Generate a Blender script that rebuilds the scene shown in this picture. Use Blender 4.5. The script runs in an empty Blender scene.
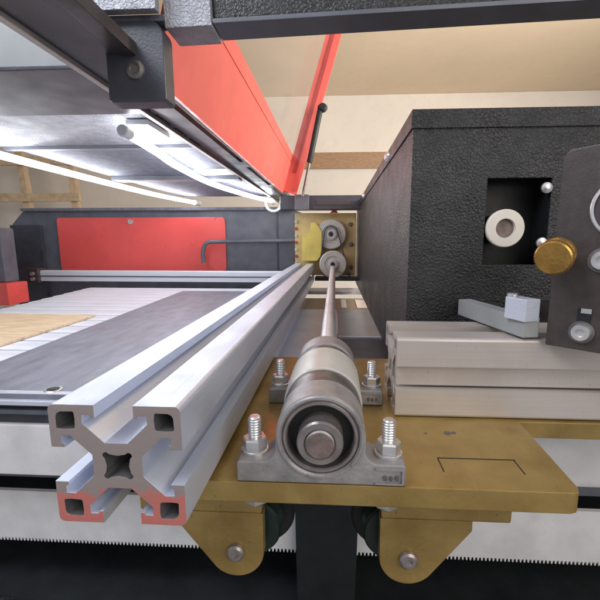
import bpy, bmesh, math, random
from mathutils import Vector, Matrix
random.seed(7)
S = bpy.context.scene
C = S.collection
R = math.radians

# ------------------------------------------------------------ camera, world, added fill lights
cam = bpy.data.cameras.new('camera'); co = bpy.data.objects.new('camera', cam); C.objects.link(co)
cam.sensor_width = 36; cam.lens = 36 * 380 / 600
cam.shift_x = -15 / 600
cam.clip_start = 0.02; cam.clip_end = 300
co.location = (0, 0, 0)
co.rotation_euler = (R(90 - 8.96), 0, R(3.088))
S.camera = co
W = bpy.data.worlds.new('World'); S.world = W; W.use_nodes = True
W.node_tree.nodes['Background'].inputs[0].default_value = (0.86, 0.90, 1.0, 1)
W.node_tree.nodes['Background'].inputs[1].default_value = 0.36
S.view_settings.view_transform = 'Standard'; S.view_settings.look = 'None'
S.view_settings.exposure = 0.2; S.view_settings.gamma = 1

def area(name, loc, target, size, power, col):
    l = bpy.data.lights.new(name, 'AREA'); l.shape = 'RECTANGLE'
    l.size, l.size_y = size; l.energy = power; l.color = col
    o = bpy.data.objects.new(name, l); C.objects.link(o); o.location = loc
    o.rotation_euler = (Vector(target) - Vector(loc)).to_track_quat('-Z', 'Y').to_euler()
    return o
area('room_fill', (8.5, 7, 3.3), (-1.5, 18, 4.2), (6, 5), 2500, (1.0, 0.92, 0.84))  # added unseen fill that brightens the back wall and the red lid
area('front_fill', (4.5, -3.5, 3.0), (0.2, 2.6, -0.2), (7, 6), 350, (1.0, 0.92, 0.84))  # added unseen fill reaching under the top beam to the fronts and lid
area('left_fill', (-3.4, 0.2, 4.2), (-1.4, 3, -1), (3, 2.4), 270, (0.86, 0.90, 1.0))  # added unseen fill from upper left for the top faces

# ------------------------------------------------------------ materials
def mat(name, col, rough=0.5, metal=0.0, var=0.08, vscale=6.0, bump=0.0, bscale=60.0,
        stretch=None, hammer=0.0, hscale=16.0, coat=0.0, emit=0.0, dark=None, rvar=0.1, speck=0.0):
    m = bpy.data.materials.new(name); m.use_nodes = True
    nt = m.node_tree; n = nt.nodes; L = nt.links
    b = n['Principled BSDF']
    b.inputs['Roughness'].default_value = rough; b.inputs['Metallic'].default_value = metal
    b.inputs['Coat Weight'].default_value = coat
    tc = n.new('ShaderNodeTexCoord'); mp = n.new('ShaderNodeMapping')
    L.new(tc.outputs['Object'], mp.inputs[0])
    if stretch: mp.inputs['Scale'].default_value = stretch
    no = n.new('ShaderNodeTexNoise'); no.inputs['Scale'].default_value = vscale; no.inputs['Detail'].default_value = 6
    L.new(mp.outputs[0], no.inputs[0])
    cr = n.new('ShaderNodeValToRGB')
    d = dark if dark else [c * (1 - var * 2.2) for c in col]
    cr.color_ramp.elements[0].position = 0.3; cr.color_ramp.elements[1].position = 0.7
    cr.color_ramp.elements[0].color = (*d, 1)
    cr.color_ramp.elements[1].color = (*[min(1, c * (1 + var)) for c in col], 1)
    L.new(no.outputs[0], cr.inputs[0]); L.new(cr.outputs[0], b.inputs['Base Color'])
    if speck:   # dust, nicks and smears that belong to the surface
        def layer(src, scale, lo, hi, colr, amt, sc=None):
            q = n.new('ShaderNodeTexNoise'); q.inputs['Scale'].default_value = scale; q.inputs['Detail'].default_value = 5; q.inputs['Distortion'].default_value = .4
            if sc:
                m2 = n.new('ShaderNodeMapping'); m2.inputs['Scale'].default_value = sc; L.new(tc.outputs['Object'], m2.inputs[0]); L.new(m2.outputs[0], q.inputs[0])
            else: L.new(tc.outputs['Object'], q.inputs[0])
            k = n.new('ShaderNodeMapRange'); k.inputs[1].default_value = lo; k.inputs[2].default_value = hi; k.inputs[3].default_value = 0; k.inputs[4].default_value = amt
            L.new(q.outputs[0], k.inputs[0])
            x = n.new('ShaderNodeMixRGB'); x.inputs[2].default_value = (*colr, 1)
            L.new(k.outputs[0], x.inputs[0]); L.new(src, x.inputs[1]); return x.outputs[0]
        dk = [c * .35 for c in col]
        o_ = layer(cr.outputs[0], 55, .66, .72, dk, speck)
        o_ = layer(o_, 2.3, .52, .75, [c * .6 for c in col], speck * .8)
        o_ = layer(o_, 5, .64, .68, [min(1, c * 1.35 + .05) for c in col], speck * .2, (9, .6, 1.3))
        L.new(o_, b.inputs['Base Color'])
    n2 = n.new('ShaderNodeTexNoise'); n2.inputs['Scale'].default_value = 3.1; n2.inputs['Detail'].default_value = 8
    L.new(tc.outputs['Object'], n2.inputs[0])
    mr = n.new('ShaderNodeMapRange'); mr.inputs[1].default_value = .3; mr.inputs[2].default_value = .7
    mr.inputs[3].default_value = max(0.02, rough - rvar); mr.inputs[4].default_value = min(1, rough + rvar)
    L.new(n2.outputs[0], mr.inputs[0]); L.new(mr.outputs[0], b.inputs['Roughness'])
    last = None
    if hammer:
        v = n.new('ShaderNodeTexNoise'); v.inputs['Scale'].default_value = hscale; v.inputs['Detail'].default_value = 1.5
        v.inputs['Distortion'].default_value = 0.6
        L.new(tc.outputs['Object'], v.inputs[0])
        hr = n.new('ShaderNodeValToRGB'); hr.color_ramp.elements[0].position = .30; hr.color_ramp.elements[1].position = .68
        L.new(v.outputs[0], hr.inputs[0])
        bp = n.new('ShaderNodeBump'); bp.inputs['Strength'].default_value = hammer; bp.inputs['Distance'].default_value = 0.02
        L.new(hr.outputs[0], bp.inputs['Height']); last = bp
    if bump:
        v = n.new('ShaderNodeTexNoise'); v.inputs['Scale'].default_value = bscale; v.inputs['Detail'].default_value = 4
        L.new(mp.outputs[0], v.inputs[0])
        bp = n.new('ShaderNodeBump'); bp.inputs['Strength'].default_value = bump; bp.inputs['Distance'].default_value = 0.01
        L.new(v.outputs[0], bp.inputs['Height'])
        if last: L.new(last.outputs[0], bp.inputs['Normal'])
        last = bp
    if last: L.new(last.outputs[0], b.inputs['Normal'])
    if emit:
        b.inputs['Emission Color'].default_value = (*col, 1); b.inputs['Emission Strength'].default_value = emit
    return m

M = {}
M['alu'] = mat('anodised_aluminium', (.66, .71, .82), .42, .5, .04, 3, .12, 40, (1, .02, 1), speck=0.3)
M['alux'] = mat('anodised_aluminium_beam', (.52, .47, .43), .45, .35, .04, 3, .12, 40, (.02, 1, 1), speck=0.35)
M['cast'] = mat('cast_zinc', (.37, .35, .345), .52, .5, .15, 9, .25, 45, speck=0.6)
M['castd'] = mat('worn_steel', (.20, .19, .185), .42, .7, .15, 12, .1, 60)
M['steel'] = mat('polished_steel', (.74, .73, .72), .34, .85, .08, 12, 0)
M['shaft'] = mat('ground_steel_shaft', (.78, .78, .80), .38, .45, .05, 8, 0)
M['ivory'] = mat('ivory_plastic', (.76, .70, .60), .45, 0, .05, 5)
M['grey'] = mat('satin_grey_sheet', (.30, .31, .31), .5, 0, .08, 2, speck=0.3)
M['race'] = mat('bearing_steel', (.33, .29, .28), .38, .7, .12, 12, .1, 80)
M['bronze'] = mat('shaft_end_steel', (.24, .18, .16), .55, .4, .2, 14, .25, 60)
M['cream_tube'] = mat('pale_plastic_sleeve', (.58, .57, .52), .4, .1, .06, 5, .05, 30, speck=0.4)
M['gold'] = mat('gold_zinc_plating', (.38, .262, .088), .36, .5, .12, 4, .12, 40, dark=(.26, .165, .045), coat=.1, rvar=.16, speck=0.5)
M['palegold'] = mat('pale_gold_plating', (.62, .47, .22), .5, .2, .12, 3, speck=0.5)
M['yellow'] = mat('yellow_paint', (.75, .62, .15), .45, 0, .08, 4)
M['brass'] = mat('brushed_brass', (.52, .30, .08), .34, .8, .12, 14, .15, 60)
M['ham'] = mat('black_hammer_paint', (.018, .0185, .020), .42, 0, .3, 6, 0, 0, hammer=.34, hscale=62, coat=0, rvar=.12)
M['hamg'] = mat('grey_hammer_paint', (.15, .155, .20), .72, 0, .15, 10, 0, 0, hammer=.3, hscale=50, speck=0.3)
M['haml'] = mat('light_grey_hammer_paint', (.38, .39, .43), .5, .1, .12, 10, 0, 0, hammer=.5, hscale=60)
M['dark'] = mat('dark_grey_paint', (.045, .047, .06), .4, 0, .12, 5, .15, 70, speck=0.4)
M['slate'] = mat('slate_grey_paint', (.11, .115, .14), .42, 0, .1, 4, .15, 70, speck=0.4)
M['mount'] = mat('dark_anodised_plate', (.075, .06, .058), .42, .35, .08, 20, .12, 90, speck=0.4)
M['black'] = mat('black_rubber', (.008, .009, .009), .6, 0, .1, 9, .2, 60)
M['bgap'] = mat('black_satin_panel', (.009, .012, .014), .7, 0, .2, 5, .2, 50)
M['green'] = mat('dark_green_nylon', (.008, .022, .017), .4, 0, .15, 9)
M['red'] = mat('red_paint', (.74, .095, .085), .36, 0, .05, 1.2, .05, 60, speck=0.35)
M['redd'] = mat('dark_red_paint', (.38, .05, .045), .45, 0, .08, 2)
M['white'] = mat('white_coated_strip', (.72, .70, .70), .45, 0, .05, 4, .06, 40, speck=0.4)
M['belt'] = mat('white_belt', (.74, .72, .71), .55, 0, .05, 5, .15, 60, speck=0.35)
M['slat'] = mat('bright_slat_metal', (.76, .78, .86), .42, .2, .06, 4, .1, 40, (.05, 1, 1))
M['wood'] = mat('pale_plywood', (.66, .50, .33), .6, 0, .12, 3, .1, 30, (1, 6, 1), speck=0.4)
M['woodd'] = mat('brown_wood', (.40, .25, .14), .6, 0, .15, 4, .1, 30, (1, 1, 8))
M['graph'] = mat('graphite_sheet', (.23, .235, .28), .45, .3, .10, 2.5, .15, 60, (3, .6, 1), speck=0.45)
M['lav'] = mat('pale_painted_pan', (.62, .64, .72), .35, .3, .06, 2, speck=0.3)
M['tan'] = mat('tan_paint', (.34, .27, .18), .5, .1, .08, 3)
M['cream'] = mat('cream_wall_paint', (.80, .75, .68), .85, 0, .03, .3, .2, 4, speck=.18)
M['tanwall'] = mat('tan_ceiling_paint', (.84, .70, .52), .85, 0, .05, .15, .2, 4, speck=.15)
M['led'] = mat('lit_led_tube', (.93, .95, 1.0), .4, emit=27)
M['plastic'] = mat('translucent_white_plastic', (.75, .76, .80), .3, 0, .03, 3)

def glass_mat():
    m = bpy.data.materials.new('tinted_acrylic'); m.use_nodes = True
    nt = m.node_tree; n = nt.nodes; n.clear(); L = nt.links
    out = n.new('ShaderNodeOutputMaterial'); t = n.new('ShaderNodeBsdfTransparent'); g = n.new('ShaderNodeBsdfPrincipled')
    no = n.new('ShaderNodeTexNoise'); no.inputs['Scale'].default_value = 1.2
    cr = n.new('ShaderNodeValToRGB'); cr.color_ramp.elements[0].color = (.93, .91, .88, 1); cr.color_ramp.elements[1].color = (.97, .95, .93, 1)
    L.new(no.outputs[0], cr.inputs[0]); L.new(cr.outputs[0], t.inputs[0])
    g.inputs['Base Color'].default_value = (.6, .57, .55, 1); g.inputs['Roughness'].default_value = .08
    mx = n.new('ShaderNodeMixShader'); mx.inputs[0].default_value = .10
    L.new(t.outputs[0], mx.inputs[1]); L.new(g.outputs[0], mx.inputs[2]); L.new(mx.outputs[0], out.inputs[0])
    return m
M['lidred'] = mat('salmon_red_lid_paint', (.68, .12, .095), .42, 0, .05, 1.2, .05, 60, speck=.25)
M['glass'] = glass_mat()

def rail_mat():
    """anodised aluminium whose sawn front end carries worn red paint on its two lower corner blocks"""
    m = M['alu'].copy(); m.name = 'aluminium_with_red_marked_end'
    nt = m.node_tree; n = nt.nodes; L = nt.links; b = n['Principled BSDF']
    cr = b.inputs['Base Color'].links[0].from_node
    tc = n.new('ShaderNodeTexCoord'); sx = n.new('ShaderNodeSeparateXYZ'); L.new(tc.outputs['Object'], sx.inputs[0])
    sn = n.new('ShaderNodeSeparateXYZ'); L.new(tc.outputs['Normal'], sn.inputs[0])
    def math_(op, a, bb):
        k = n.new('ShaderNodeMath'); k.operation = op
        for i, v in enumerate((a, bb)):
            if isinstance(v, float): k.inputs[i].default_value = v
            else: L.new(v, k.inputs[i])
        return k.outputs[0]
    end = math_('LESS_THAN', sn.outputs[1], -0.6)
    ns = n.new('ShaderNodeTexNoise'); ns.inputs['Scale'].default_value = 16; ns.inputs['Detail'].default_value = 8
    L.new(tc.outputs['Object'], ns.inputs[0])
    wob = math_('MULTIPLY', ns.outputs[0], .22)
    lvl = math_('ADD', sx.outputs[2], wob)
    low = n.new('ShaderNodeMapRange'); low.inputs[1].default_value = -.012; low.inputs[2].default_value = .018
    low.inputs[3].default_value = 1; low.inputs[4].default_value = 0; L.new(lvl, low.inputs[0])
    fac = math_('MULTIPLY', end, low.outputs[0])
    fac2 = math_('MULTIPLY', fac, .85)
    sawn = n.new('ShaderNodeMixRGB'); sawn.inputs[2].default_value = (.30, .25, .24, 1)
    L.new(end, sawn.inputs[0]); L.new(cr.outputs[0], sawn.inputs[1])
    mx = n.new('ShaderNodeMixRGB'); mx.inputs[2].default_value = (.58, .16, .13, 1)
    L.new(fac2, mx.inputs[0]); L.new(sawn.outputs[0], mx.inputs[1]); L.new(mx.outputs[0], b.inputs['Base Color'])
    me = math_('SUBTRACT', .55, math_('MULTIPLY', end, .4)); L.new(me, b.inputs['Metallic'])
    return m
M['rail'] = rail_mat()

# ------------------------------------------------------------ object helpers
def thing(name, label, cat, loc=(0, 0, 0), group=None):
    o = bpy.data.objects.new(name, None); C.objects.link(o); o.empty_display_size = .05
    o.location = loc; o['label'] = label; o['category'] = cat
    if group: o['group'] = group
    return o
def world_origin(o):
    v = Vector((0, 0, 0))
    while o: v += o.location; o = o.parent
    return v
def link(name, me, m, parent=None, smooth=None):
    me.materials.clear(); me.materials.append(M[m] if isinstance(m, str) else m)
    o = bpy.data.objects.new(name, me); C.objects.link(o)
    if parent:
        o.parent = parent; me.transform(Matrix.Translation(-world_origin(parent)))
    me.name = name
    return o
def obj(name, bm, m, parent=None, bevel=0.0, smooth=True):
    if bevel:
        es = [e for e in bm.edges if len(e.link_faces) == 2 and e.calc_face_angle(0) > .6]
        bmesh.ops.bevel(bm, geom=es, offset=bevel, segments=2, affect='EDGES', profile=.6, clamp_overlap=True)
    bmesh.ops.recalc_face_normals(bm, faces=bm.faces[:])
    me = bpy.data.meshes.new(name); bm.to_mesh(me); bm.free()
    if smooth:
        me.polygons.foreach_set('use_smooth', [True] * len(me.polygons))
        me.set_sharp_from_angle(angle=R(32))
    o = link(name, me, m, parent)
    if smooth and len(me.polygons) > 6:
        w = o.modifiers.new('even_shading', 'WEIGHTED_NORMAL'); w.keep_sharp = True; w.weight = 100
    return o
def single(name, bm, m, label, cat, group=None, bevel=0.0, loc=None):
    o = obj(name, bm, m, None, bevel)
    # origin at base centre
    vs = [v.co for v in o.data.vertices]
    c = Vector(((min(v.x for v in vs) + max(v.x for v in vs)) / 2, (min(v.y for v in vs) + max(v.y for v in vs)) / 2, min(v.z for v in vs)))
    o.data.transform(Matrix.Translation(-c)); o.location = c
    o['label'] = label; o['category'] = cat
    if group: o['group'] = group
    return o
def struct(name, bm, m, kind='structure'):
    o = obj(name, bm, m); o['kind'] = kind; return o
def copy_tree(o, loc=None, label=None):
    c = o.copy(); C.objects.link(c)
    if loc is not None: c.location = loc
    if label: c['label'] = label
    for ch in list(o.children):
        k = ch.copy(); C.objects.link(k); k.parent = c
        for g in list(ch.children):
            q = g.copy(); C.objects.link(q); q.parent = k
    return c

def BM(): return bmesh.new()
def bx(bm, x0, x1, y0, y1, z0, z1, rot=None, piv=None):
    r = bmesh.ops.create_cube(bm, size=1)['verts']
    for v in r: v.co = Vector((x0 + (v.co.x + .5) * (x1 - x0), y0 + (v.co.y + .5) * (y1 - y0), z0 + (v.co.z + .5) * (z1 - z0)))
    if rot is not None:
        p = Vector(piv); q = Matrix.Rotation(rot, 4, 'Z')
        for v in r: v.co = q @ (v.co - p) + p
    return bm
def boxm(*a, **k): return bx(BM(), *a, **k)
def rev(bm, p0, axis, prof, seg=40):
    """revolve profile [(t, r), ...] round axis from p0; closed at r=0 ends when given"""
    a = Vector(axis).normalized(); u = a.orthogonal().normalized(); w = a.cross(u); p0 = Vector(p0)
    rings = []
    for t, r in prof:
        c = p0 + a * t
        if r <= 1e-6: rings.append([bm.verts.new(c)])
        else: rings.append([bm.verts.new(c + (u * math.cos(2 * math.pi * i / seg) + w * math.sin(2 * math.pi * i / seg)) * r) for i in range(seg)])
    for A, B in zip(rings, rings[1:]):
        for i in range(seg):
            j = (i + 1) % seg
            if len(A) == 1 and len(B) == 1: continue
            if len(A) == 1: bm.faces.new((A[0], B[i], B[j]))
            elif len(B) == 1: bm.faces.new((A[i], B[0], A[j]))
            else: bm.faces.new((A[i], B[i], B[j], A[j]))
    return bm
def cyl(bm, p0, p1, r, seg=32, ch=0.0, r1=None):
    p0 = Vector(p0); p1 = Vector(p1); L_ = (p1 - p0).length; r1 = r if r1 is None else r1
    if ch: pr = [(0, 0), (0, r - ch), (ch, r), (L_ - ch, r1), (L_, r1 - ch), (L_, 0)]
    else: pr = [(0, 0), (0, r), (L_, r1), (L_, 0)]
    return rev(bm, p0, p1 - p0, pr, seg)
def tubering(bm, p0, p1, ro, ri, seg=48, ch=0.004):
    L_ = (Vector(p1) - Vector(p0)).length
    return rev(bm, p0, Vector(p1) - Vector(p0), [(0, ri), (0, ro - ch), (ch, ro), (L_ - ch, ro), (L_, ro - ch), (L_, ri), (0, ri)], seg)
def hexn(bm, p0, axis, r, h, rot=0.2):
    a = Vector(axis).normalized(); u = Matrix.Rotation(rot, 3, a) @ a.orthogonal().normalized(); w = a.cross(u); p0 = Vector(p0)
    rings = []
    for t, k in ((0, .93), (h * .12, 1), (h * .85, 1), (h, .9)):
        rings.append([bm.verts.new(p0 + a * t + (u * math.cos(i * math.pi / 3) + w * math.sin(i * math.pi / 3)) * r * k) for i in range(6)])
    for A, B in zip(rings, rings[1:]):
        for i in range(6): bm.faces.new((A[i], A[(i + 1) % 6], B[(i + 1) % 6], B[i]))
    bm.faces.new(rings[0]); bm.faces.new(rings[-1]); return bm
def sweep(bm, pts, r, seg=12):
    pts = [Vector(p) for p in pts]; rings = []
    up = None
    for i, p in enumerate(pts):
        t = (pts[min(i + 1, len(pts) - 1)] - pts[max(i - 1, 0)]).normalized()
        u = t.orthogonal().normalized() if up is None else (up - t * up.dot(t)).normalized(); up = u; w = t.cross(u)
        rr = r[i] if isinstance(r, (list, tuple)) else r
        rings.append([bm.verts.new(p + (u * math.cos(2 * math.pi * k / seg) + w * math.sin(2 * math.pi * k / seg)) * rr) for k in range(seg)])
    for A, B in zip(rings, rings[1:]):
        for i in range(seg): bm.faces.new((A[i], A[(i + 1) % seg], B[(i + 1) % seg], B[i]))
    bm.faces.new(rings[0]); bm.faces.new(rings[-1]); return bm
def smoothpath(pts, n=8):
    out = []; P = [Vector(p) for p in pts]
    for i in range(len(P) - 1):
        a = P[max(i - 1, 0)]; b = P[i]; c = P[i + 1]; d = P[min(i + 2, len(P) - 1)]
        for k in range(n):
            t = k / n
            out.append(.5 * ((2 * b) + (c - a) * t + (2 * a - 5 * b + 4 * c - d) * t * t + (3 * b - a - 3 * c + d) * t ** 3))
    out.append(P[-1]); return out
def extr(loops, axis, a, b, bev=0.0):
    """closed 2-D loops (first outer, others holes) extruded along an axis; returns a mesh.
       axis 'y': loop coords are (x, z); 'x': (y, z); 'z': (x, y)"""
    cu = bpy.data.curves.new('t', 'CURVE'); cu.dimensions = '2D'; cu.fill_mode = 'BOTH'
    for lp in loops:
        s = cu.splines.new('POLY'); s.points.add(len(lp) - 1); s.use_cyclic_u = True
        for p, q in zip(s.points, lp): p.co = (q[0], q[1], 0, 1)
    cu.extrude = (b - a) / 2 - bev; cu.bevel_depth = bev; cu.bevel_resolution = 1; cu.offset = -bev
    o = bpy.data.objects.new('t', cu); C.objects.link(o)
    me = bpy.data.meshes.new_from_object(o)
    bpy.data.objects.remove(o); bpy.data.curves.remove(cu)
    mid = (a + b) / 2
    if axis == 'y': X = Matrix(((1, 0, 0, 0), (0, 0, 1, mid), (0, 1, 0, 0), (0, 0, 0, 1)))
    elif axis == 'x': X = Matrix(((0, 0, 1, mid), (1, 0, 0, 0), (0, 1, 0, 0), (0, 0, 0, 1)))
    else: X = Matrix.Translation((0, 0, mid))
    me.transform(X)
    bm = BM(); bm.from_mesh(me); bpy.data.meshes.remove(me)
    bmesh.ops.remove_doubles(bm, verts=bm.verts[:], dist=1e-5)
    return bm
def arc(cx, cz, r, a0, a1, n=16):
    return [(cx + r * math.cos(R(a0 + (a1 - a0) * i / n)), cz + r * math.sin(R(a0 + (a1 - a0) * i / n))) for i in range(n + 1)]
def rr(x0, x1, z0, z1, r, n=4):
    return arc(x1 - r, z1 - r, r, 0, 90, n) + arc(x0 + r, z1 - r, r, 90, 180, n) + arc(x0 + r, z0 + r, r, 180, 270, n) + arc(x1 - r, z0 + r, r, 270, 360, n)

# ------------------------------------------------------------ T-slot cross section
def tslot(cx, cz, H):
    k = H / .24
    def q(x, z): return (x * k, z * k)
    side = [(-.070, .24), (-.070, .190), (-.084, .190), (-.090, .200), (-.116, .200), (-.118, .168), (-.042, .092),
            (.042, .092), (.118, .168), (.116, .200), (.090, .200), (.084, .190), (.070, .190), (.070, .24)]
    corner = [(.218, .24), (.2265, .2383), (.2336, .2336), (.2383, .2265), (.24, .218)]
    out = []
    for i in range(4):
        a = -i * math.pi / 2; c, s = round(math.cos(a)), round(math.sin(a))
        out += [(c * x - s * z, s * x + c * z) for x, z in side + corner]
    loops = [[(cx + x * k, cz + z * k) for x, z in out]]
    for sx in (-1, 1):
        for sz in (-1, 1):
            cav = [(.146, .151), (.151, .146), (.186, .144), (.210, .146), (.213, .150), (.212, .192), (.207, .204), (.194, .211), (.150, .212), (.146, .208), (.144, .186)]
            loops.append([(cx + sx * x * k, cz + sz * z * k) for x, z in cav])
    cen = []
    for i in range(4):
        for dx, dz in ((.030, .046), (.040, .054), (.050, .050), (.054, .040), (.046, .030), (.040, 0), (.046, -.030)):
            a = -i * math.pi / 2; c, s = round(math.cos(a)), round(math.sin(a))
            cen.append((cx + (c * dx - s * dz) * k, cz + (s * dx + c * dz) * k))
    # order by angle
    cen.sort(key=lambda p: math.atan2(p[1] - cz, p[0] - cx))
    ded = [cen[0]]
    for p in cen[1:]:
        if (p[0] - ded[-1][0]) ** 2 + (p[1] - ded[-1][1]) ** 2 > 1e-6: ded.append(p)
    loops.append(ded)
    return loops

# ------------------------------------------------------------ room behind
struct('wall', boxm(-60, 60, 25, 25.2, -14, 8.75), 'cream')
struct('ceiling', boxm(-60, 60, 6, 25.2, 8.76, 9.0), 'tanwall')
struct('floor', boxm(-60, 60, -12, 25, -14.3, -14.1), 'tan')
b = BM(); bx(b, -2.6, 14, 24.85, 24.99, 4.45, 5.4); bx(b, -2.6, 14, 24.8, 24.86, 4.42, 4.55)
single('wooden_rail', b, 'woodd', 'brown wooden rail fixed across the cream wall beside the gas strut', 'rail')
t = thing('wooden_rack', 'pale wooden rack of posts and crosspieces seen far left above the back panel', 'rack', (-18.5, 22, -14))
for x, tl in ((-20.6, 1.2), (-18.2, .9), (-15.2, .5)):
    obj('post', sweep(BM(), [(x + tl, 22, -13.9), (x, 22, 5.0)], .26, 4), 'wood', t)
for z in (4.2, 2.2):
    obj('crosspiece', boxm(-23, -14.6, 21.5, 21.7, z, z + .45), 'wood', t)

# ------------------------------------------------------------ machine pan and base
struct('machine_floor', boxm(-9, 9, 1.6, 12, -3.2, -3.0), 'bgap')
single('apron_panel', boxm(-7, 7, 3.35, 3.45, -3.0, -1.2), 'bgap', 'black sheet panel standing behind the white toothed belt', 'panel')
b = extr([[(-7, 1.8), (-1.3, 1.8), (-1.3, 2.42), (-7, 3.25)]], 'z', -2.99, -2.96)
single('base_tray', b, 'ham', 'black hammered tray in the bottom left corner below the belt', 'tray', bevel=.01)

# front guide rail (white band) and toothed belt
t = thing('guide_rail', 'white horizontal guide rail running behind the gold plate under the table edge', 'rail', (0, 2.78, -1.9))
obj('rail_face', boxm(-6, 6, 2.76, 2.84, -1.88, -1.42), 'white', t, bevel=.008)
obj('rail_foot', boxm(-6, 6, 2.70, 2.76, -1.905, -1.865), 'slate', t, bevel=.008)
pts = [(-6.0, -2.06), (-6.0, -2.50)]
n = 400
for i in range(n):
    x = -6 + 12 * i / n
    pts += [(x + .008, -2.50), (x + .012, -2.528), (x + .021, -2.528), (x + .025, -2.50)]
pts += [(6, -2.50), (6, -2.06)]
belt = single('toothed_belt', extr([pts], 'y', 2.74, 2.775), 'belt', 'wide white toothed belt strip with its small teeth pointing down behind the gold brackets', 'belt')

# ------------------------------------------------------------ cutting table
t = thing('table_edge', 'pale grey table side profile with dark grooves below the graphite sheet', 'table edge', (-3, 2.6, -1.5))
obj('lip', boxm(-7, -1.2, 2.50, 2.62, -1.195, -1.16), 'lav', t, bevel=.006)
obj('groove', boxm(-7, -1.2, 2.56, 2.7, -1.235, -1.198), 'dark', t)
obj('ridge', boxm(-7, -1.2, 2.52, 2.7, -1.275, -1.238), 'slate', t, bevel=.008)
obj('lower_groove', boxm(-7, -1.2, 2.58, 2.7, -1.365, -1.278), 'dark', t)
obj('skirt', boxm(-7, -1.2, 2.54, 2.68, -1.775, -1.368), 'white', t, bevel=.01)
# knife slats
b = BM()
bx(b, 0, 4.6, -.172, .172, .03, .06); bx(b, 0, 4.6, .12, .172, -.2, .03)
L0 = [(-5.62 - .02 * i, 2.85 + .385 * i) for i in range(17)]
sl = None
for i, (x, y) in enumerate(L0):
    x = -5.35 - .05 * i
    which = ['nearest the camera', 'farthest back'][1] if i == 16 else ('nearest the camera' if i == 0 else 'number %d back' % (i + 1))
    if sl is None:
        sl = obj('knife_slat', b, 'slat', None, .006); sl['category'] = 'slat'; sl['group'] = 'bright metal slats of the cutting table'
        o = sl
    else:
        o = sl.copy(); C.objects.link(o)
    o.location = (x, y, -1.24)
    o['label'] = {0: 'bright metal slat nearest the camera, crosswise beneath the graphite sheet', 16: 'farthest bright metal slat of the cutting table, next to the pale cross rail'}.get(
        i, 'flat bright metal slat lying crosswise in the stepped row on the cutting table')
b = extr([rr(-6.2, -3.72, 3.9, 5.62, .02)], 'z', -1.175, -1.145, .003)
single('plywood_sheet', b, 'wood', 'tan plywood sheet lying on the slats at the left edge', 'sheet')
hole = arc(-2.13, 2.63, .045, 0, 360, 20)[:-1]
b = extr([[(-3.1, 2.54), (-1.15, 2.54), (-1.15, 8.3), (-3.42, 8.3)], hole], 'z', -1.158, -1.125, .003)
t = thing('graphite_sheet', 'long dark grey sheet with a screw hole beside the aluminium rail', 'sheet', (-2.2, 5, -1.16))
obj('sheet', b, 'graph', t)
obj('front_strip', boxm(-3.08, -1.16, 2.545, 2.60, -1.124, -1.119), 'lav', t)
obj('hole_rim', tubering(BM(), (-2.13, 2.63, -1.13), (-2.13, 2.63, -1.115), .062, .046, 24), 'steel', t)
obj('screw', cyl(BM(), (-2.13, 2.63, -1.15), (-2.13, 2.63, -1.135), .04, 20), 'black', t)

# far cross rail
t = thing('cross_rail', 'pale aluminium rail running crosswise in front of the red back panel', 'rail', (-4.5, 9.8, -1.1))
obj('rail_bar', extr([[(9.7, -1.08), (10.0, -1.08), (10.0, -.84), (9.9, -.80), (9.72, -.80), (9.7, -.84)]], 'x', -7.95, -.9), 'slat', t)
obj('rail_groove', boxm(-7.9, -.9, 9.685, 9.698, -.96, -.93), 'slate', t)
obj('end_bracket', boxm(-8.12, -7.85, 9.6, 9.9, -1.12, -.74), 'mount', t, bevel=.02)
for dz in (-.04, .1):
    obj('screw', cyl(BM(), (-7.98, 9.6, -.98 + dz), (-7.98, 9.55, -.98 + dz), .05, 12), 'steel', t)
single('cross_plate', boxm(-1.2, 3, 8.9, 9.6, -1.27, -1.2), 'white', 'white cross plate under the far pulleys', 'plate')
single('pale_pan', boxm(-1.1, .03, 3.5, 6.9, -1.34, -1.26), 'lav', 'pale smooth pan between the aluminium rail and the drive shaft', 'pan', bevel=.01)
t = thing('grey_pan', 'grey flat pan below the drive shaft beside the black box', 'pan', (.6, 6, -1.3))
obj('pan_sheet', boxm(.035, 2.2, 4.9, 6.9, -1.33, -1.26), 'grey', t, bevel=.006)
obj('front_lip', boxm(.04, 2.2, 4.84, 4.895, -1.33, -1.25), 'lav', t)
single('dark_beam', boxm(.06, 2.4, 3.95, 4.82, -1.42, -1.27), 'dark', 'dark crossbeam between the far bearing block and the grey pan', 'beam', bevel=.01)
t = thing('tan_strip', 'tan crosswise strip with two painted bright reflections under the drive shaft', 'strip', (.2, 7.6, -1.3))
obj('strip', boxm(-.9, 2.4, 6.95, 8.3, -1.33, -1.27), 'tan', t)
for x0, x1 in ((.12, .22), (.42, .85)):
    obj('painted_reflection', boxm(x0, x1, 7.1, 8.1, -1.268, -1.262), 'cream', t)  # bright reflections on the strip, laid in as pale slabs

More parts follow.
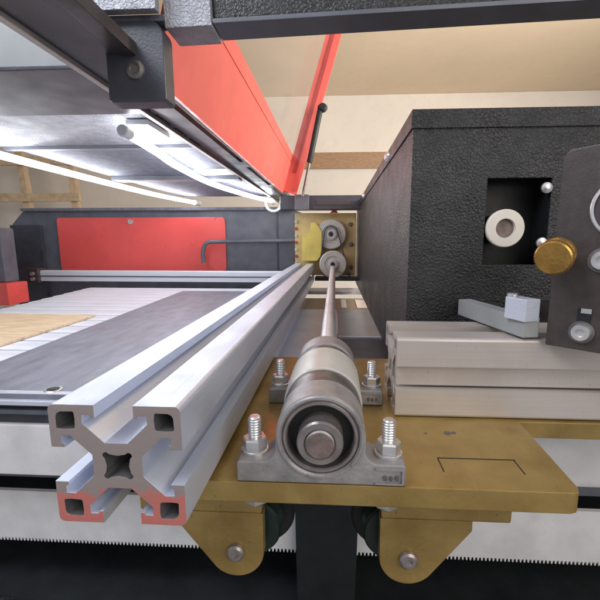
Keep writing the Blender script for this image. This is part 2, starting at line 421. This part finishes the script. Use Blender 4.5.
# ------------------------------------------------------------ back panel and left side
t = thing('back_panel', 'long dark grey back panel with a large red window panel behind the table', 'panel', (-5, 10.6, -1.6))
obj('panel_body', extr([[(-9.2, -2.4), (-.9, -2.4), (-.9, .72), (-1.1, .80), (-8.85, .80), (-9.2, .45)]], 'y', 10.55, 10.75, .01), 'slate', t)
obj('top_edge', boxm(-8.8, -1.0, 10.4, 10.56, .80, .88), 'hamg', t, bevel=.02)
obj('red_panel', extr([rr(-7.85, -3.05, -.86, .62, .08)], 'y', 10.50, 10.548, .008), 'red', t)
obj('seam', boxm(-1.62, -1.58, 10.53, 10.549, -1.2, .75), 'dark', t)
obj('left_post', boxm(-9.2, -8.3, 10.44, 10.549, -2.4, .42), 'dark', t, bevel=.02)
obj('screw', cyl(BM(), (-5.7, 10.50, .5), (-5.7, 10.45, .5), .07, 14), 'steel', t)
single('grey_pipe', sweep(BM(), smoothpath([(-3.62, 10.3, -.62), (-3.62, 10.3, -.3), (-3.5, 10.3, -.08), (-3.1, 10.3, -.04), (-1.1, 10.3, -.02)]), .055, 12), 'slate',
       'thin dark grey pipe bent down at its left end in front of the red panel', 'pipe')
t = thing('side_cabinet', 'dark machine side cabinet with a red lower block at the far left', 'cabinet', (-9, 8.6, -1.6))
obj('cabinet_body', boxm(-12, -7.75, 8.5, 8.9, -.98, .28), 'slate', t, bevel=.03)
obj('red_block', boxm(-12, -7.55, 8.3, 8.9, -1.5, -.99), 'red', t, bevel=.03)

# ------------------------------------------------------------ hood (upper left)
t = thing('hood', 'dark steel hood roof over the table with pale hammered and slate panels', 'hood', (-4, 3.3, 1.13))
obj('front_beam', boxm(-9, -1.73, 2.66, 3.58, 1.13, 1.16), 'dark', t, bevel=.01)
obj('front_face', boxm(-9, -1.76, 2.70, 2.76, 1.165, 2.6), 'grey', t)
obj('hammered_panel', boxm(-9, -1.73, 3.585, 4.75, 1.15, 1.2), 'haml', t)
obj('roof_panel', boxm(-4.15, -1.73, 4.78, 10.4, 1.16, 1.22), 'hamg', t)
obj('panel_lip', boxm(-4.15, -1.73, 4.755, 4.83, 1.11, 1.16), 'slate', t)
obj('roof_rib', boxm(-4.12, -1.75, 7.0, 7.25, 1.08, 1.16), 'slate', t, bevel=.01)
obj('roof_reflection', boxm(-2.35, -1.78, 6.4, 6.85, 1.13, 1.155), 'white', t)  # white slab standing in for a bright reflection under the roof
obj('lamp_bracket', boxm(-2.02, -1.80, 3.75, 4.25, 1.09, 1.14), 'plastic', t, bevel=.01)

def led(name, pts, label, hook=False):
    t = thing(name, label, 'led lamp', pts[0], 'lit led tubes under the hood')
    P = smoothpath(pts, 8)
    obj('glowing_tube', sweep(BM(), P, .045, 10), 'led', t)
    obj('connector', cyl(BM(), Vector(pts[0]) - Vector((0, .10, 0)), Vector(pts[0]) + Vector((0, .04, 0)), .055, 14, .01), 'plastic', t)
    obj('connector', cyl(BM(), Vector(pts[-1]) - Vector((0, .1, 0)), Vector(pts[-1]) + Vector((0, .25, 0)), .07, 14, .01), 'plastic', t)
    if hook:
        c = Vector(pts[-1]) + Vector((.02, .1, -.05)); ring = [c + Vector((.2 * math.cos(a), 0, .2 * math.sin(a))) for a in [i * math.pi / 10 for i in range(7, 22)]]
        obj('cable_loop', sweep(BM(), ring, .035, 8), 'plastic', t)
    return t
led('led_tube', [(-1.98, 3.70, 1.0), (-2.06, 4.5, 1.0), (-2.17, 5.3, 1.0), (-2.22, 7.0, 1.0), (-1.95, 9.0, 1.0), (-1.66, 10.05, 1.0)],
    'glowing white tube lamp right next to the side rail, ending in a white loop', True)
led('led_tube', [(-4.0, 2.9, 1.0), (-4.0, 4.5, 1.0), (-4.05, 6.65, 1.0), (-4.02, 8.6, 1.0), (-3.8, 10.4, 1.0)],
    'glowing white tube lamp entering from the left edge of the picture')

# ------------------------------------------------------------ side rail, hinge block, top beam
t = thing('side_rail', 'long dark side rail with a pale lip running from upper left back to the corner', 'rail', (-1.5, 6, 1.13))
obj('rail_web', boxm(-1.68, -1.42, .6, 12, 1.135, 1.30), 'dark', t)
obj('pale_lip', boxm(-1.73, -1.682, .6, 12, 1.105, 1.30), 'alux', t, bevel=.006)
obj('outer_flange', boxm(-1.34, -1.235, .6, 12, 1.12, 1.20), 'mount', t, bevel=.008)
for y0, y1 in ((.6, 3.25), (5.75, 6.15), (8.1, 8.5), (10.3, 12)):
    obj('bridge', boxm(-1.419, -1.341, y0, y1, 1.13, 1.2), 'dark', t)
b = BM()
for i in range(4): bx(b, -1.665, -1.648, 3.2 + i * .42, 3.5 + i * .42, 1.125, 1.134)
obj('slot_row', b, 'black', t)
t = thing('hinge_block', 'dark rounded hinge block with one screw hanging at the left end of the top beam', 'hinge block', (-1.25, 2.5, .86))
prof = [(-1.43, .87), (-1.41, .855), (-1.08, .855), (-1.06, .87)] + arc(-1.15, 1.23, .09, 0, 90, 6) + [(-1.33, 1.32)] + arc(-1.34, 1.23, .09, 90, 180, 6)
obj('block_body', extr([prof], 'y', 2.48, 2.62, .01), 'dark', t)
obj('screw', rev(BM(), (-1.245, 2.485, 1.04), (0, -1, 0), [(0, 0), (0, .062), (.015, .055), (.022, .035), (.01, .028), (.01, 0)], 24), 'castd', t)
obj('mounting_strap', boxm(-1.68, -1.05, 2.5, 2.62, 1.321, 1.36), 'hamg', t, bevel=.01)
t = thing('top_beam', 'heavy dark beam crossing the top of the picture above the tan ceiling', 'beam', (.5, 2.6, 1.25))
def tilt(bm):
    q = Matrix.Translation((-1.06, 0, 1.30)) @ Matrix.Rotation(R(-1.6), 4, 'Y') @ Matrix.Translation((1.06, 0, -1.30))
    bmesh.ops.transform(bm, matrix=q, verts=bm.verts[:]); return bm
obj('beam_body', tilt(boxm(-.76, 4.5, 2.53, 2.70, 1.325, 1.85)), 'ham', t, bevel=.02)
obj('beam_underside', tilt(boxm(-.76, 4.5, 2.51, 2.72, 1.295, 1.323)), 'slate', t, bevel=.008)
obj('end_gusset', tilt(boxm(-1.055, -.765, 2.50, 2.73, 1.28, 1.85)), 'haml', t, bevel=.01)
single('header_plate', boxm(-1.80, -1.062, 2.40, 2.46, 1.335, 2.1), 'haml', 'pale grey hammered plate above the hinge block at the top edge', 'plate', bevel=.01)
t = thing('rear_beam', 'dark crossbeam at the far end above the gold motor plate', 'beam', (.3, 9.0, .7))
obj('beam_body', boxm(-1.3, 3, 9.0, 9.4, .70, 1.02), 'dark', t, bevel=.02)
obj('clamp', boxm(-.95, -.62, 8.9, 9.0, .68, 1.03), 'slate', t, bevel=.02)
obj('slot', boxm(-.45, .35, 8.985, 8.998, .80, .90), 'mount', t)

# ------------------------------------------------------------ red lid
ln = Vector((.287, 0, .958)); nn = Vector((.958, 0, -.287)); P0 = Vector((-1.22, 0, 1.07))
def slab(bm, s0, s1, y0, y1, n0, n1):
    r = bmesh.ops.create_cube(bm, size=1)['verts']
    for v in r:
        s = s0 + (v.co.x + .5) * (s1 - s0); y = y0 + (v.co.y + .5) * (y1 - y0); n_ = n0 + (v.co.z + .5) * (n1 - n0)
        v.co = P0 + ln * s + nn * n_ + Vector((0, y, 0))
    return bm
t = thing('red_lid', 'open red lid with a clear window standing tilted above the side rail', 'lid', (-1.22, 5.8, 1.07))
obj('hinge_band', slab(BM(), 0, .70, 2.66, 9.0, -.03, 0), 'lidred', t, bevel=.006)
obj('window_border', slab(BM(), .712, .86, 2.66, 9.0, -.035, -.004), 'lidred', t)
obj('far_lip', slab(BM(), .05, 5.3, 8.94, 9.0, .002, .30), 'lidred', t, bevel=.008)
obj('lip_groove', slab(BM(), .5, 5.2, 8.925, 8.938, .10, .17), 'redd', t)
obj('top_band', slab(BM(), 4.9, 5.3, 2.66, 9.0, -.03, 0), 'lidred', t)
obj('near_band', slab(BM(), .861, 4.9, 2.66, 2.9, -.03, 0), 'lidred', t)
obj('window', slab(BM(), .861, 4.9, 2.91, 8.93, -.03, -.015), 'glass', t)
t = thing('gas_strut', 'thin black gas strut propping the red lid at its far end', 'strut', (-.76, 8.8, .95))
a, c_ = Vector((-.36, 8.75, 2.78)), Vector((-.76, 8.85, .98))
mid = a.lerp(c_, .6)
obj('cylinder', cyl(BM(), a, mid, .062, 16, .01), 'black', t)
obj('rod', cyl(BM(), mid, c_, .032, 12), 'castd', t)
obj('ball_end', rev(BM(), a + Vector((.05, 0, .04)), (0, -1, .2), [(-.07, 0), (-.07, .07), (0, .11), (.08, .07), (.09, 0)], 18), 'black', t)

# ------------------------------------------------------------ black cover box
t = thing('cover_box', 'large black hammer-painted box with a lid lip and a square opening', 'box', (1.8, 3, -1.15))
X0, X1, Y0, Y1, ZT, ZB = .545, 4.0, 2.9, 10.2, .90, -1.13
prof_open = [(1.09, -.18), (1.54, -.18), (1.54, .44), (1.09, .44)]
obj('front_panel', extr([[(X0, ZB), (X1, ZB), (X1, ZT - .03), (X0, ZT - .03)], prof_open], 'y', Y0, Y0 + .05, .006), 'ham', t)
obj('side_panel', boxm(X0 + .001, X0 + .05, Y0 + .051, Y1, ZB, ZT - .03), 'ham', t)
obj('back_panel', boxm(X0, X1, Y1 + .001, Y1 + .05, ZB, ZT - .03), 'ham', t)
b = BM(); bx(b, X0 - .012, X1, Y0 - .015, Y1 + .06, ZT - .025, ZT + .01)
bx(b, X0 - .012, X1, Y0 - .015, Y0 - .002, ZT - .115, ZT - .025); bx(b, X0 - .014, X0 - .002, Y0 - .012, Y1, ZT - .115, ZT - .026)
lid_ = obj('lid', b, 'ham', t)
for y in (4.1, 7.5):
    obj('lid_screw', rev(BM(), (X0 - .012, y, ZT - .06), (-1, 0, 0), [(0, .055), (.02, .05), (.04, .03), (.045, 0)], 20), 'steel', lid_)
obj('recess', extr([[(1.03, -.24), (1.60, -.24), (1.60, .5), (1.03, .5)]], 'y', 3.16, 3.2), 'black', t)
b = BM(); bx(b, 1.55, 1.6, Y0 + .055, 3.15, -.22, .48)
obj('recess_wall', b, 'black', t)
tb = obj('beam_port', tubering(BM(), (1.235, 2.885, .085), (1.235, 2.925, .085), .137, .070, 48, .006), 'ivory', t)
obj('port_lens', cyl(BM(), (1.235, 2.915, .085), (1.235, 2.935, .085), .0695, 32), 'bronze', tb)
obj('port_neck', cyl(BM(), (1.235, 2.93, .085), (1.235, 3.155, .085), .11, 32), 'black', tb)
for z in (.37, -.02):
    obj('opening_screw', rev(BM(), (1.505, 2.902, z), (0, -1, 0), [(0, 0), (0, .04), (.012, .038), (.022, .02), (.022, 0)], 20), 'steel', t)

# ------------------------------------------------------------ gold carriage plate
PT = -1.045
t = thing('carriage_plate', 'gold plated flat carriage plate carrying the bearing blocks and the crosswise beam', 'plate', (.1, 2.3, PT - .1))
outl = [(-.82, 1.5), (1.0, 1.5), (1.03, 1.51), (1.045, 1.54), (1.075, 2.135), (3.0, 2.135), (3.0, 3.3), (-.82, 3.3)]
obj('plate_body', extr([outl], 'z', PT - .10, PT, .006), 'gold', t)
b = BM(); 
for x in (.50, .86): bx(b, x, x + .005, 1.62, 1.73, PT, PT + .0015)
bx(b, .50, .868, 1.73, 1.736, PT, PT + .0015)
obj('scribed_outline', b, 'black', t)
for x, y, q in ((.62, 1.98, .020), (.655, 1.985, .014), (.50, 1.97, .009)):
    obj('oil_spot', rev(BM(), (x, y, PT + .001), (0, 0, 1), [(0, 0), (0, q), (.001, q * .7), (.001, 0)], 10), 'castd', t)

# ------------------------------------------------------------ aluminium beam on the plate
t = thing('crosswise_beam', 'pale slotted aluminium beam lying crosswise on the gold plate at right', 'beam', (2, 2.3, PT))
obj('front_profile', extr(tslot(2.155 + .245, PT + .245, .243), 'x', .36, 4.0, .002), 'alux', t)
b = boxm(.362, 4.0, 2.20, 2.23, PT + .185, PT + .305)
obj('slot_cover', b, 'alux', t, bevel=.01)

# ------------------------------------------------------------ long aluminium rail
t_r = extr(tslot(-.765, -.803, .238), 'y', 1.2, 9.45, .0025)
rail = single('aluminium_rail', t_r, M['rail'], 'long slotted aluminium rail with red marks on its cut front end', 'rail')
# re-centre origin height on the section so that the painted end lands on the two lower blocks
M['cavity_shade'] = mat('aluminium_cavity_shade', (.10, .10, .105), .8, .1, .2, 8)  # dark colour painting the shade deep inside the hollow section
rail.data.materials.append(M['cavity_shade'])
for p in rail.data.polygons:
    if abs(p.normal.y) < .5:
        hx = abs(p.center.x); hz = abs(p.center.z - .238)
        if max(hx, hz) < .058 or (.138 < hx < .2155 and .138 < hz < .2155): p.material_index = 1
off = -.803 - rail.location.z
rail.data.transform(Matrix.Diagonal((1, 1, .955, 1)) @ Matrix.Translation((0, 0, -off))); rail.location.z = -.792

# ------------------------------------------------------------ bearing blocks, shaft, sleeve
BX, BZ = -.058, -.828
def bearing_block(y):
    t = thing('bearing_block', '', 'bearing block', (BX, y + .09, PT), 'bearing blocks on the gold plate')
    Rr = .193; fw = .365; ft = PT + .10
    o = [(BX - fw, PT + .002), (BX - fw, ft - .01), (BX - fw + .01, ft), (BX - Rr - .055, ft)]
    o += arc(BX - Rr - .055, ft + .055, .055, 270, 360, 5)
    o += arc(BX, BZ, Rr, 180, 0, 36)
    o += arc(BX + Rr + .055, ft + .055, .055, 180, 270, 5)
    o += [(BX + fw - .01, ft), (BX + fw, ft - .01), (BX + fw, PT + .002)]
    body = obj('housing', extr([o, arc(BX, BZ, .165, 0, 360, 48)[:-1]], 'y', y, y + .18, .008), 'cast', t)
    obj('rim', rev(BM(), (BX, y + .004, BZ), (0, -1, 0), [(-.01, .189), (.006, .189), (.014, .183), (.014, .174), (.006, .166), (-.02, .166), (-.01, .189)], 64), 'cast', body)
    obj('outer_race', rev(BM(), (BX, y, BZ), (0, -1, 0), [(-.17, .1645), (-.004, .1645), (.002, .158), (.002, .148), (-.004, .143), (-.17, .143), (-.17, .1645)], 64), 'race', t)
    obj('seal', rev(BM(), (BX, y + .05, BZ), (0, -1, 0), [(-.1, .142), (0, .142), (.002, .098), (-.1, .098)], 56), 'black', t)
    obj('inner_race', rev(BM(), (BX, y, BZ), (0, -1, 0), [(-.17, .097), (.045, .097), (.055, .090), (.055, .068), (.045, .061), (-.17, .061), (-.17, .097)], 56), 'race', t)
    for s in (-1, 1):
        x = BX + s * .30; yy = y + .09
        st = obj('bolt', cyl(BM(), (x, yy, PT + .1), (x, yy, PT + .265), .027, 20, .006), 'steel', t)
        b = BM()
        for k in range(7): rev(b, (x, yy, PT + .17 + k * .012), (0, 0, 1), [(0, .026), (.006, .0305), (.012, .026)], 20)
        obj('thread', b, 'steel', st)
        obj('washer', rev(BM(), (x, yy, PT + .1005), (0, 0, 1), [(0, .03), (0, .062), (.012, .062), (.016, .055), (.016, .03)], 28), 'steel', st)
        obj('nut', hexn(BM(), (x, yy, PT + .117), (0, 0, 1), .056, .05), 'steel', st)
        obj('lower_nut', hexn(BM(), (x, yy, PT - .102), (0, 0, -1), .058, .05), 'steel', st)
    return t
bb = bearing_block(1.5); bb['label'] = 'front grey cast bearing block with the shaft end showing, nearest the camera'
# raised rim and worn casting marks on the right foot
fx0, fx1 = BX + .235, BX + .355
b = BM()
bx(b, fx0, fx1, 1.491, 1.4985, PT + .078, PT + .086); bx(b, fx1 - .008, fx1, 1.491, 1.4985, PT + .012, PT + .0779); bx(b, fx0, fx1 - .0081, 1.491, 1.4985, PT + .012, PT + .019)
hs = [c for c in bb.children if c.name.startswith('housing')][0]
obj('casting_rim', b, 'cast', hs)
b = BM()
for k, (w, h) in enumerate(((.014, .02), (.012, .018), (.014, .02))): bx(b, fx0 + .035 + k * .025, fx0 + .035 + k * .025 + w, 1.489, 1.496, PT + .032, PT + .032 + h)
obj('casting_mark', b, 'castd', hs)
b2 = copy_tree(bb, (BX, 2.31 + .09, PT), 'rear grey cast bearing block where the drive shaft enters, behind the pale sleeve')
t = thing('spacer_sleeve', 'pale round sleeve with dark end bands between the two bearing blocks', 'sleeve', (BX, 2.0, BZ - .2))
obj('sleeve_body', rev(BM(), (BX, 1.82, BZ), (0, 1, 0), [(0, .07), (0, .193), (.012, .2), (.36, .2), (.372, .193), (.372, .07)], 64), 'cream_tube', t)
obj('end_band', rev(BM(), (BX, 1.682, BZ), (0, 1, 0), [(0, .07), (0, .19), (.06, .192), (.066, .186), (.137, .188), (.137, .07)], 64), 'castd', t)
obj('end_band', rev(BM(), (BX, 2.193, BZ), (0, 1, 0), [(0, .07), (0, .182), (.116, .182), (.116, .07)], 64), 'castd', t)
t = thing('drive_shaft', 'long polished steel drive shaft running from the bearing blocks to the far pulley', 'shaft', (BX, 1.44, BZ))
obj('shaft_rod', cyl(BM(), (BX, 1.436, BZ), (BX - .005, 9.3, -.66), .0595, 40, .002), 'shaft', t)
obj('worn_end', rev(BM(), (BX, 1.4355, BZ), (0, -1, 0), [(0, 0), (0, .0592), (.003, .056), (.004, .03), (.003, 0)], 32), 'bronze', t)

# ------------------------------------------------------------ wheel brackets
def wheel_bracket(s):
    cx = BX + s * .412
    t = thing('wheel_bracket', '', 'bracket', (cx, 1.7, PT - .6), 'gold wheel brackets hanging under the carriage plate')
    def mx(x): return BX + s * x
    fl = [(mx(.27), PT - .104), (mx(.27), PT - .235), (mx(.86), PT - .235), (mx(.875), PT - .215), (mx(.875), PT - .125), (mx(.855), PT - .104)]
    obj('flange', boxm(min(mx(.28), mx(.87)), max(mx(.28), mx(.87)), 1.60, 2.15, PT - .235, PT - .158), 'gold', t, bevel=.012)
    obj('spacer', boxm(min(mx(.30), mx(.80)), max(mx(.30), mx(.80)), 1.62, 2.1, PT - .157, PT - .104), 'mount', t)
    cz = -1.49; r = .135
    # ear outline: flat top, straight inner side, round foot, long slanted outer side
    ang = 40
    e = [(.412 - r, PT - .236)] + [(.412 + r * math.cos(R(a)), cz + r * math.sin(R(a))) for a in [180 + (360 - ang - 180) * i / 18 for i in range(19)]] + [(.70, PT - .285), (.70, PT - .236)]
    e = [(mx(x), z) for x, z in e]
    hole = arc(cx, cz, .03, 0, 360, 16)[:-1]
    obj('ear', extr([e], 'y', 1.605, 1.665, .005), 'gold', t)
    obj('axle_screw', rev(BM(), (cx, 1.604, cz), (0, -1, 0), [(0, 0), (0, .044), (.014, .042), (.022, .032), (.022, .018), (.012, .014), (.012, 0)], 28), 'race', t)
    w = obj('wheel', rev(BM(), (cx - s * .05, 1.70, cz + .045), (0, 1, 0), [(0, .02), (0, .145), (.015, .155), (.05, .14), (.085, .155), (.1, .145), (.1, .02)], 48), 'green', t)
    obj('tyre', rev(BM(), (cx - s * .06, 1.84, cz + .03), (0, 1, 0), [(0, .02), (0, .185), (.02, .2), (.12, .2), (.14, .185), (.14, .02)], 56), 'black', w)
    return t
wb = wheel_bracket(-1); wb['label'] = 'left gold wheel bracket with rounded foot beside the aluminium rail end'
wb = wheel_bracket(1); wb['label'] = 'right gold wheel bracket with a long slanted side below the plate corner'
o = [(-.32, -1.16), (.22, -1.16), (.20, -1.55), (.17, -2.98), (-.28, -2.98), (-.30, -1.55)]
single('belt_carrier', extr([o], 'y', 2.60, 2.69, .01), 'bgap', 'black tapered block hanging between the two gold wheel brackets', 'block')

# ------------------------------------------------------------ mirror mount at right
t = thing('mirror_mount', 'dark angled mirror mount plate with brass thumb knobs and a round lens ring', 'mirror mount', (1.17, 2.1, -.57))
piv = (1.17, 2.12, 0); an = R(-42)
def mxy(s, n=0.0):   # along the plate face, n = out of the face towards the camera
    d = Vector((math.cos(an), math.sin(an), 0)); q = Vector((math.sin(an), -math.cos(an), 0))
    return Vector(piv) + d * s + q * n
fn = (math.sin(an), -math.cos(an), 0)
o = [(0, -.575), (.8, -.575), (.8, .50), (.03, .455), (0, .42)]
pl = extr([o], 'y', 0, .06, .005)
pl.transform(Matrix.Translation(piv) @ Matrix.Rotation(an, 4, 'Z'))
obj('mount_plate', pl, 'mount', t)
back = boxm(0.0, .8, .075, .12, -.1, .42); back.transform(Matrix.Translation(piv) @ Matrix.Rotation(an, 4, 'Z'))
obj('rear_plate', back, 'dark', t, bevel=.006)
rc = mxy(.295, 0) + Vector((0, 0, .155))
obj('lens_ring', tubering(BM(), rc - Vector(fn) * .02, rc + Vector(fn) * .015, .155, .138, 56, .005), 'steel', t)
obj('lens', cyl(BM(), rc - Vector(fn) * .01, rc + Vector(fn) * .004, .137, 48), 'mount', t)
kax = Vector((-.62, -.72, -.22)).normalized()
kc = Vector((1.135, 2.02, -.065))
b = BM(); rev(b, kc, kax, [(0, 0), (0, .078), (.01, .084), (.035, .084), (.045, .078), (.045, .05), (.06, .05), (.06, .078), (.068, .084), (.10, .084), (.108, .078), (.109, 0)], 40)
kn = obj('thumb_knob', b, 'brass', t)
b = BM()
for i in range(40):
    a = 2 * math.pi * i / 40; u = kax.orthogonal().normalized(); w = kax.cross(u)
    p = kc + kax * .084 + (u * math.cos(a) + w * math.sin(a)) * .084
    cyl(b, p - kax * .013, p + kax * .013, .004, 6)
obj('knurling', b, 'brass', kn)
def capscrew(p, ax, r, parent, name='cap_screw'):
    obj(name, rev(BM(), p, ax, [(0, 0), (0, r), (.03, r), (.038, r * .9), (.038, r * .5), (.022, r * .45), (.022, 0)], 28), 'steel', parent)
    obj('washer', rev(BM(), Vector(p) - Vector(ax) * .001, ax, [(0, r * .5), (0, r * 1.3), (.01, r * 1.3), (.01, r)], 28), 'castd', parent)
capscrew(mxy(.215) + Vector((0, 0, -.10)), fn, .048, t)
capscrew(mxy(.16) + Vector((0, 0, -.475)), fn, .045, t)
sl_ = BM(); bx(sl_, .135, .195, -.004, .0, -.455, -.35); sl_.transform(Matrix.Translation(piv) @ Matrix.Rotation(an, 4, 'Z'))
obj('adjusting_slot', sl_, 'black', t)
s2 = BM(); bx(s2, .15, .195, -.008, -.0042, -.375, -.35); s2.transform(Matrix.Translation(piv) @ Matrix.Rotation(an, 4, 'Z'))
obj('slot_edge', s2, 'steel', t)
t = thing('clamp_foot', 'small bright aluminium clamp block on a bar behind the mirror mount', 'clamp', (1.1, 2.4, PT + .49))
obj('angled_bar', boxm(1.0, 1.10, 2.15, 2.85, -.545, -.43, rot=R(12), piv=(1.08, 2.4, 0)), 'grey', t, bevel=.006)
obj('clamp_block', boxm(1.02, 1.12, 2.13, 2.28, -.45, -.325, rot=R(20), piv=(1.07, 2.2, 0)), 'alu', t, bevel=.004)
obj('clamp_screw', cyl(BM(), (1.03, 2.25, -.325), (1.03, 2.25, -.305), .03, 16, .004), 'steel', t)
obj('clamp_arm', boxm(1.10, 1.3, 2.2, 2.3, -.46, -.335), 'mount', t, bevel=.004)

# ------------------------------------------------------------ far motor plate and pulleys
t = thing('motor_plate', 'pale gold motor plate with dark bolts at the far end of the shaft', 'plate', (-.3, 9.7, -.9))
obj('plate_body', boxm(-1.02, .5, 9.6, 9.7, -.88, .66), 'palegold', t, bevel=.01)
obj('upright_plate', boxm(-.32, .5, 9.5, 9.595, -.88, .52), 'palegold', t, bevel=.01)
obj('foot', boxm(-.5, .55, 9.2, 9.6, -.98, -.89), 'dark', t, bevel=.01)
for x, z in ((.35, .38), (.38, -.1), (-.25, .36), (.38, -.66), (.02, -.86), (.34, -.84)):
    obj('bolt', cyl(BM(), (x, 9.499, z), (x, 9.45, z), .05, 12, .01), 'castd', t)
for i in range(7): obj('terminal', rev(BM(), (-.99, 9.59, .45 - i * .17), (0, -1, 0), [(0, 0), (0, .04), (.04, .035), (.04, 0)], 10), 'redd' if i % 2 else 'cream_tube', t)
obj('warning_tag', extr([[(-.15, .66), (.05, .66), (-.03, .78)]], 'y', 9.55, 9.58), 'red', t)
single('bumper', extr([[(-.82, -.50), (-.45, -.50), (-.34, -.36), (-.34, .2), (-.48, .42), (-.60, .42), (-.62, .20), (-.82, .08)]], 'y', 9.3, 9.48, .01), 'yellow',
       'yellow chamfered bumper piece at the far end of the aluminium rail', 'bumper')
def pulley(c, r, label):
    t = thing('pulley', label, 'pulley', (c[0], c[1], c[2] - r), 'pale toothed pulleys on the motor plate')
    obj('disc', rev(BM(), c, (0, -1, 0), [(-.1, 0), (-.1, r), (0, r), (.02, r * .94), (.02, r * .62), (-.01, r * .60), (-.01, r * .40), (.05, r * .38), (.05, r * .16), (0, r * .15), (0, 0)], 40), 'cream_tube', t)
    obj('hub_ring', rev(BM(), (c[0], c[1] - .051, c[2]), (0, -1, 0), [(0, r * .2), (0, r * .3), (.02, r * .3), (.02, r * .2)], 24), 'steel', t)
    obj('bore', cyl(BM(), (c[0], c[1] - .005, c[2]), (c[0], c[1] - .03, c[2]), r * .12, 12), 'black', t)
    return t
pulley((-.11, 9.35, .14), .36, 'upper pale round pulley on the far motor plate')
pulley((-.06, 9.2, -.58), .33, 'lower pale round pulley at the end of the drive shaft')
bl = [(-.11 + .17 * math.cos(R(a)), .17 + .17 * math.sin(R(a))) for a in range(10, 171, 16)] + [(-.06 + .34 * math.cos(R(a)), -.58 + .34 * math.sin(R(a))) for a in range(180, 361, 16)]
inn = [(-.11 + .145 * math.cos(R(a)), .17 + .145 * math.sin(R(a))) for a in range(10, 171, 16)] + [(-.06 + .31 * math.cos(R(a)), -.58 + .31 * math.sin(R(a))) for a in range(180, 361, 16)]
single('drive_belt', extr([bl, inn], 'y', 9.24, 9.30), 'dark', 'thin dark belt looped round the two pale pulleys', 'belt')

S.render.engine = 'CYCLES'
